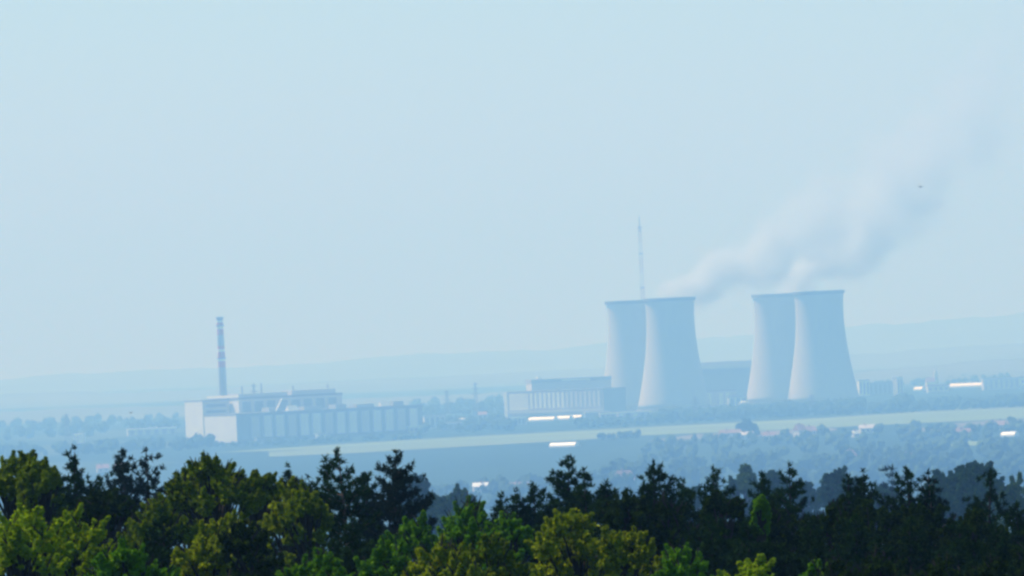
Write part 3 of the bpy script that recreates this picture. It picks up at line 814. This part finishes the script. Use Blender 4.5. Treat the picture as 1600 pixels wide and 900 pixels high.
# --- back row of pines
tree('pine', 105, 702, 84, 235, 'pine', 'dark bushy pine with thin tip near the left edge', group=GP, spread=1.15)
tree('pine', 78, 732, 60, 232, 'pine', 'short dark pine tucked left of the thin tipped pine', group=GP)
tree('pine', 197, 706, 72, 300, 'grey', 'airy greyish pine with knob tip, left of a pair', sparse=.75, group=GP, spread=.9)
tree('pine', 233, 704, 66, 300, 'grey', 'airy greyish pine with clubbed tip, right of a pair', sparse=.62, group=GP, spread=.9)
tree('pine', 449, 729, 36, 250, 'pine', 'small pine tip poking above an olive crown', sparse=.8, group=GP)
tree('pine', 545, 704, 84, 225, 'pine', 'tufted pine with pale bare trunk and ragged crown', sparse=.72, group=GP, spread=.75, bare=.42, bark=M_PALEBARK)
tree('pine', 518, 716, 50, 228, 'pine', 'ragged pine leaning against the pale trunked pine', sparse=.7, group=GP, spread=.8, bare=.3)
tree('pine', 605, 709, 78, 235, 'grey', 'bushy greyish pine right of the pale trunked pine', group=GP, spread=.8)
tree('pine', 575, 742, 36, 236, 'pine', 'short dark pine between the two tall middle pines', group=GP)
tree('pine', 881, 717, 110, 240, 'pine', 'broad dark triangular spruce under the white tunnel', group=GP, spread=.95)
tree('pine', 914, 735, 46, 238, 'pine', 'ragged side leader right of the triangular spruce', sparse=.7, group=GP)
tree('pine', 845, 757, 60, 236, 'pine', 'low dark pine left of the triangular spruce', group=GP)
tree('pine', 815, 767, 34, 236, 'pine', 'small dark pine two places left of the triangular spruce', group=GP)
tree('pine', 790, 776, 30, 232, 'pine', 'tiny pine tip beside the gap with the pale roofed shed', group=GP)
tree('pine', 937, 756, 42, 232, 'pine', 'small tufted pine right of the triangular spruce', sparse=.85, group=GP)
tree('pine', 954, 761, 26, 232, 'pine', 'narrow spire pine right of the small tufted pine', group=GP)
tree('pine', 1014, 726, 96, 225, 'pine', 'pointed middle pine covering part of the pink roof', group=GP, spread=.8)
tree('pine', 1054, 753, 18, 260, 'pine', 'very thin lone pine tip right of the pointed middle pine', sparse=.8, group=GP)
tree('pine', 1107, 735, 66, 225, 'pine', 'dark pine in front of the hazy dome shaped tree', sparse=.85, group=GP)
tree('pine', 1228, 728, 52, 228, 'pine', 'knobbly dark pine in front of the white silo', sparse=.75, group=GP, spread=.8)
tree('pine', 1189, 742, 36, 240, 'pine', 'short pine two places left of the white silo', group=GP)
tree('pine', 1325, 744, 54, 232, 'pine', 'dark pine in front of the twin tufted hazy tree', group=GP)
tree('pine', 1344, 736, 32, 232, 'pine', 'slim club tipped pine left of the leaning sparse pine', sparse=.8, group=GP)
tree('pine', 1428, 733, 58, 232, 'pine', 'dark ragged pine right of the leaning sparse pine', sparse=.85, group=GP)
tree('pine', 1460, 740, 54, 232, 'grey', 'open branched pine with pale bare twigs', sparse=.6, group=GP, bark=M_PALEBARK)
tree('pine', 1533, 738, 60, 240, 'pine', 'dark thin pine in front of the largest hazy rounded tree', sparse=.6, group=GP)
tree('pine', 1590, 790, 80, 215, 'pine', 'dark low pine at the right edge below the yellowish hazy tree', group=GP)
# --- broadleaf crowns behind and among them
tree('broad', 14, 706, 90, 225, 'olive', 'tall yellow green tree cut by the left edge', group=GB)
tree('broad', 60, 716, 56, 222, 'olive', 'feathery olive tree between left edge tree and thin tipped pine', group=GB)
tree('broad', 285, 722, 84, 225, 'olive', 'olive tree right of the pair of airy pines', group=GB)
tree('broad', 345, 708, 104, 220, 'olive', 'tallest olive tree below the white reactor blocks', group=GB)
tree('broad', 402, 735, 66, 222, 'olive', 'olive tree right of the tallest olive tree', group=GB)
tree('broad', 446, 746, 88, 214, 'bronze', 'brownish olive crown under the small pine tip', group=GB)
tree('broad', 485, 768, 60, 212, 'olive', 'short olive crown left of the pale trunked pine', group=GB)
tree('broad', 165, 765, 80, 218, 'dark', 'dark green shrub under the airy pine pair', group=GB)
tree('broad', 240, 775, 90, 212, 'olive', 'rounded olive crown below the clubbed pine tip', group=GB)
tree('broad', 735, 777, 120, 205, 'green', 'fresh green rounded crown below the white barn', group=GB)
tree('broad', 660, 800, 110, 203, 'green', 'fresh green crown below the hazy blue round tree', group=GB)
tree('broad', 795, 800, 90, 202, 'green', 'mid green crown left below the triangular spruce', group=GB)
tree('broad', 985, 768, 84, 212, 'dark', 'dark leafy crown left below the pointed middle pine', group=GB)
tree('broad', 1046, 775, 90, 212, 'dark', 'dark leafy crown right below the pointed middle pine', group=GB)
tree('broad', 1130, 765, 90, 212, 'dark', 'dark leafy crown under the hazy dome shaped tree', group=GB)
tree('broad', 1178, 774, 22, 200, 'green', 'small bright green sapling in front of dark pines', group=GB, dens=.5, base=.86)
tree('broad', 1215, 785, 90, 212, 'dark', 'dark leafy crown under the knobbly pine', group=GB)
tree('broad', 1290, 785, 96, 212, 'dark', 'dark leafy crown under the low hazy trees', group=GB)
tree('broad', 1365, 782, 90, 212, 'dark', 'dark leafy crown under the leaning sparse pine', group=GB)
tree('broad', 1440, 788, 96, 212, 'dark', 'dark leafy crown under the ragged right pines', group=GB)
tree('broad', 1515, 795, 96, 212, 'dark', 'dark leafy crown under the largest hazy rounded tree', group=GB)
# --- front row; darker species at lower right carry the shade in their colour
tree('broad', 35, 788, 150, 178, 'yellow', 'yellow green crown low at the left edge', group=GB)
tree('broad', 115, 788, 110, 180, 'yellow', 'yellow green crown below the thin tipped pine', group=GB)
tree('broad', 190, 838, 120, 166, 'green', 'bright green bush at the bottom below the airy pair', group=GB)
tree('pine', 255, 800, 80, 190, 'pine', 'dark pine in the shade below the rounded olive crown', group=GP)
tree('broad', 330, 800, 120, 186, 'bronze', 'brown olive crown below the tallest olive tree', group=GB)
tree('broad', 410, 815, 110, 182, 'dark', 'dark crown at the bottom below the olive trees', group=GB)
tree('pine', 540, 815, 100, 190, 'pine', 'dark low pine beneath the pale bare trunk', group=GP)
tree('broad', 600, 838, 130, 172, 'green', 'mid green bush at bottom below the greyish pine', group=GB)
tree('broad', 490, 858, 110, 166, 'green', 'deep green bush at bottom left of the mid green bush', group=GB)
tree('broad', 690, 838, 120, 170, 'bronze', 'bronze green crown at bottom below the fresh green crowns', group=GB)
tree('broad', 780, 835, 110, 172, 'olive', 'olive green crown at bottom left of the golden crown', group=GB)
tree('broad', 905, 796, 140, 178, 'bronze', 'golden bronze crown at bottom below the triangular spruce', group=GB)
tree('broad', 980, 825, 90, 180, 'bronze', 'smaller bronze crown right of the golden bronze crown', group=GB)
tree('broad', 1065, 852, 100, 166, 'green', 'vivid green bush at bottom right of the bronze crowns', group=GB)
tree('broad', 1190, 868, 130, 164, 'yellow', 'yellow green bush top at the bottom below dark pines', group=GB)
tree('broad', 1250, 878, 90, 164, 'green', 'fresh green bush top right of the yellow green bush', group=GB)
tree('pine', 1110, 810, 90, 196, 'pine', 'dark pine behind the vivid green bush', group=GP)
tree('pine', 1175, 815, 90, 194, 'pine', 'dark pine behind the yellow green bush top', group=GP)
tree('pine', 1260, 815, 100, 194, 'pine', 'dark pine behind the fresh green bush top', group=GP)
tree('pine', 1335, 810, 100, 194, 'pine', 'dark pine in the thick shade below the club tipped pine', group=GP)
tree('broad', 1385, 858, 90, 172, 'dark', 'dark bush with a few fresh tips at the bottom right', group=GB)
tree('pine', 1415, 815, 100, 194, 'pine', 'dark pine in the thick shade below the ragged right pine', group=GP)
tree('pine', 1490, 818, 100, 194, 'pine', 'dark pine in the thick shade below the hazy spreading tree', group=GP)
tree('pine', 1565, 822, 100, 194, 'pine', 'dark pine in the bottom right corner', group=GP)
tree('broad', 1320, 872, 90, 164, 'dark', 'dark bush at the bottom right of the fresh green bush top', group=GB)
tree('broad', 1470, 868, 110, 164, 'dark', 'dark bush at the bottom below the open branched pine', group=GB)
tree('broad', 1560, 868, 110, 164, 'dark', 'dark bush in the bottom right corner', group=GB)
# the same wood goes on along the slope to both sides
for i, px in enumerate((-60, -130, -215, -300, -390, 1665, 1735, 1815, 1900, 1985)):
    tree('pine' if i % 2 else 'broad', px, 722 + 17 * (i * 7 % 5), 92, 228, 'pine' if i % 2 else 'olive', 'tree of the wood farther along the slope', group='trees farther along the slope')
    tree('broad', px - 30, 800 + 12 * (i * 3 % 4), 120, 182, ('yellow', 'dark', 'green')[i % 3] if px < 0 else 'dark', 'tree of the wood farther along the slope', group='trees farther along the slope')
# the lone tree on the plain
def lone():
    q = on_ground(1168, 6330)
    rng = np.random.default_rng(5)
    t = thing('broadleaf_tree', 'lone round bushy tree on the crop strip below the towers', 'tree', q)
    h = 14.0; w = 19.0
    tb, V, Fc = grow_broadleaf(h, w, rng, leaf=.9, base=.1, feather=.3)
    tb.build('trunk', M_BARK, t); mesh_np('crown', V, Fc, LEAF['far'], t)
lone()

# ------------------------------------------------------------------ steam plumes
def plume(label, start, length, r0, r1, a, b, dens, seed, drift=0.0):
    """steam drifting along local x; centre line z = a x + b x^2, radius r0..r1"""
    o_x = np.linspace(0, length, 22); V = []; n = 16
    for x in o_x:
        s = x / length; r = (r0 + (r1 - r0) * s ** .8) * 1.02
        zc = a * x + b * x * x
        for j in range(n):
            t = 2 * math.pi * j / n; V.append((x, r * math.cos(t), zc + r * math.sin(t)))
    k = len(o_x)
    Fc = [[i * n + j, (i + 1) * n + j, (i + 1) * n + (j + 1) % n, i * n + (j + 1) % n] for i in range(k - 1) for j in range(n)]
    Fc.append(list(range(n))); Fc.append([(k - 1) * n + j for j in range(n)][::-1]); Fc = [q[::-1] for q in Fc]
    M = bpy.data.materials.new('steam'); M.use_nodes = True
    M.cycles.volume_step_rate = .6
    N = M.node_tree.nodes; l = M.node_tree.links; N.remove(N['Principled BSDF'])
    pv = N.new('ShaderNodeVolumePrincipled'); pv.inputs['Color'].default_value = (.89, .935, .975, 1)
    pv.inputs['Anisotropy'].default_value = 0.0
    l.new(pv.outputs[0], N['Material Output'].inputs['Volume'])
    def math_(op, x, y=None, clamp=False):
        q = N.new('ShaderNodeMath'); q.operation = op; q.use_clamp = clamp
        for i, v in enumerate((x, y)):
            if v is None: continue
            if isinstance(v, (int, float)): q.inputs[i].default_value = v
            else: l.new(v, q.inputs[i])
        return q.outputs[0]
    tc = N.new('ShaderNodeTexCoord'); sx = N.new('ShaderNodeSeparateXYZ'); l.new(tc.outputs['Object'], sx.inputs[0])
    X, Y, Z = sx.outputs
    zc = math_('ADD', math_('MULTIPLY', X, a), math_('MULTIPLY', math_('MULTIPLY', X, X), b))
    dz = math_('SUBTRACT', Z, zc)
    rho = math_('SQRT', math_('ADD', math_('MULTIPLY', Y, Y), math_('MULTIPLY', dz, dz)))
    s = math_('DIVIDE', X, length, True)
    rr = math_('ADD', math_('MULTIPLY', math_('POWER', s, .8), r1 - r0), r0)
    edge = math_('SUBTRACT', 1.0, math_('DIVIDE', rho, rr), True)
    nz = N.new('ShaderNodeTexNoise'); nz.inputs['Scale'].default_value = .024; nz.inputs['Detail'].default_value = 5; nz.inputs['Roughness'].default_value = .6
    mp = N.new('ShaderNodeMapping'); mp.inputs['Location'].default_value = (seed * 31, seed * 17, 0); mp.inputs['Scale'].default_value = (.7, 1, 1)
    l.new(tc.outputs['Object'], mp.inputs[0]); l.new(mp.outputs[0], nz.inputs['Vector'])
    # puffs: noise eats into the rim
    pf = math_('SUBTRACT', math_('ADD', math_('MULTIPLY', edge, 1.2), math_('MULTIPLY', nz.outputs['Fac'], 5.2)), 2.9, True)
    soft = math_('MULTIPLY', edge, 2.6, True); pf = math_('MULTIPLY', pf, math_('POWER', soft, 1.4))
    fade = math_('MULTIPLY', math_('POWER', math_('SUBTRACT', 1.0, s, True), 1.1), math_('MULTIPLY', X, 1 / 8.0, True))
    thin = math_('DIVIDE', r0, rr)
    d = math_('MULTIPLY', math_('MULTIPLY', pf, fade), math_('MULTIPLY', thin, dens))
    l.new(d, pv.inputs['Density'])
    o = mesh_np('steam_plume', V, Fc, M)
    o.location = start; o.rotation_euler = (0, 0, drift)
    tag(o, label, kind='stuff')
    return o
PL1 = plume('thin steam plume drifting right from the left pair of towers', (T1.x - 8, T1.y + 30, TH + 2), 530, 24, 115, .195, .00054, .15, 1, R(38))
PL2 = plume('thin steam plume rising to the right from the right pair of towers', (T3.x + 4, T3.y + 5, TH + 3), 390, 34, 118, .45, .00105, .13, 2, R(30))

# ------------------------------------------------------------------ haze
def haze():
    M = bpy.data.materials.new('haze_air'); M.use_nodes = True
    N = M.node_tree.nodes; l = M.node_tree.links; N.remove(N['Principled BSDF'])
    pv = N.new('ShaderNodeVolumePrincipled')
    pv.inputs['Color'].default_value = (*HAZE_COLOR, 1)
    pv.inputs['Absorption Color'].default_value = (.84, .88, .97, 1)
    pv.inputs['Density'].default_value = HAZE_DENSITY
    l.new(pv.outputs[0], N['Material Output'].inputs['Volume'])
    o = MB().box(-6500, 6500, -80, 33000, -3.0, 560).build('haze', M)
    tag(o, 'blue summer haze over the whole plain', kind='stuff')
haze()
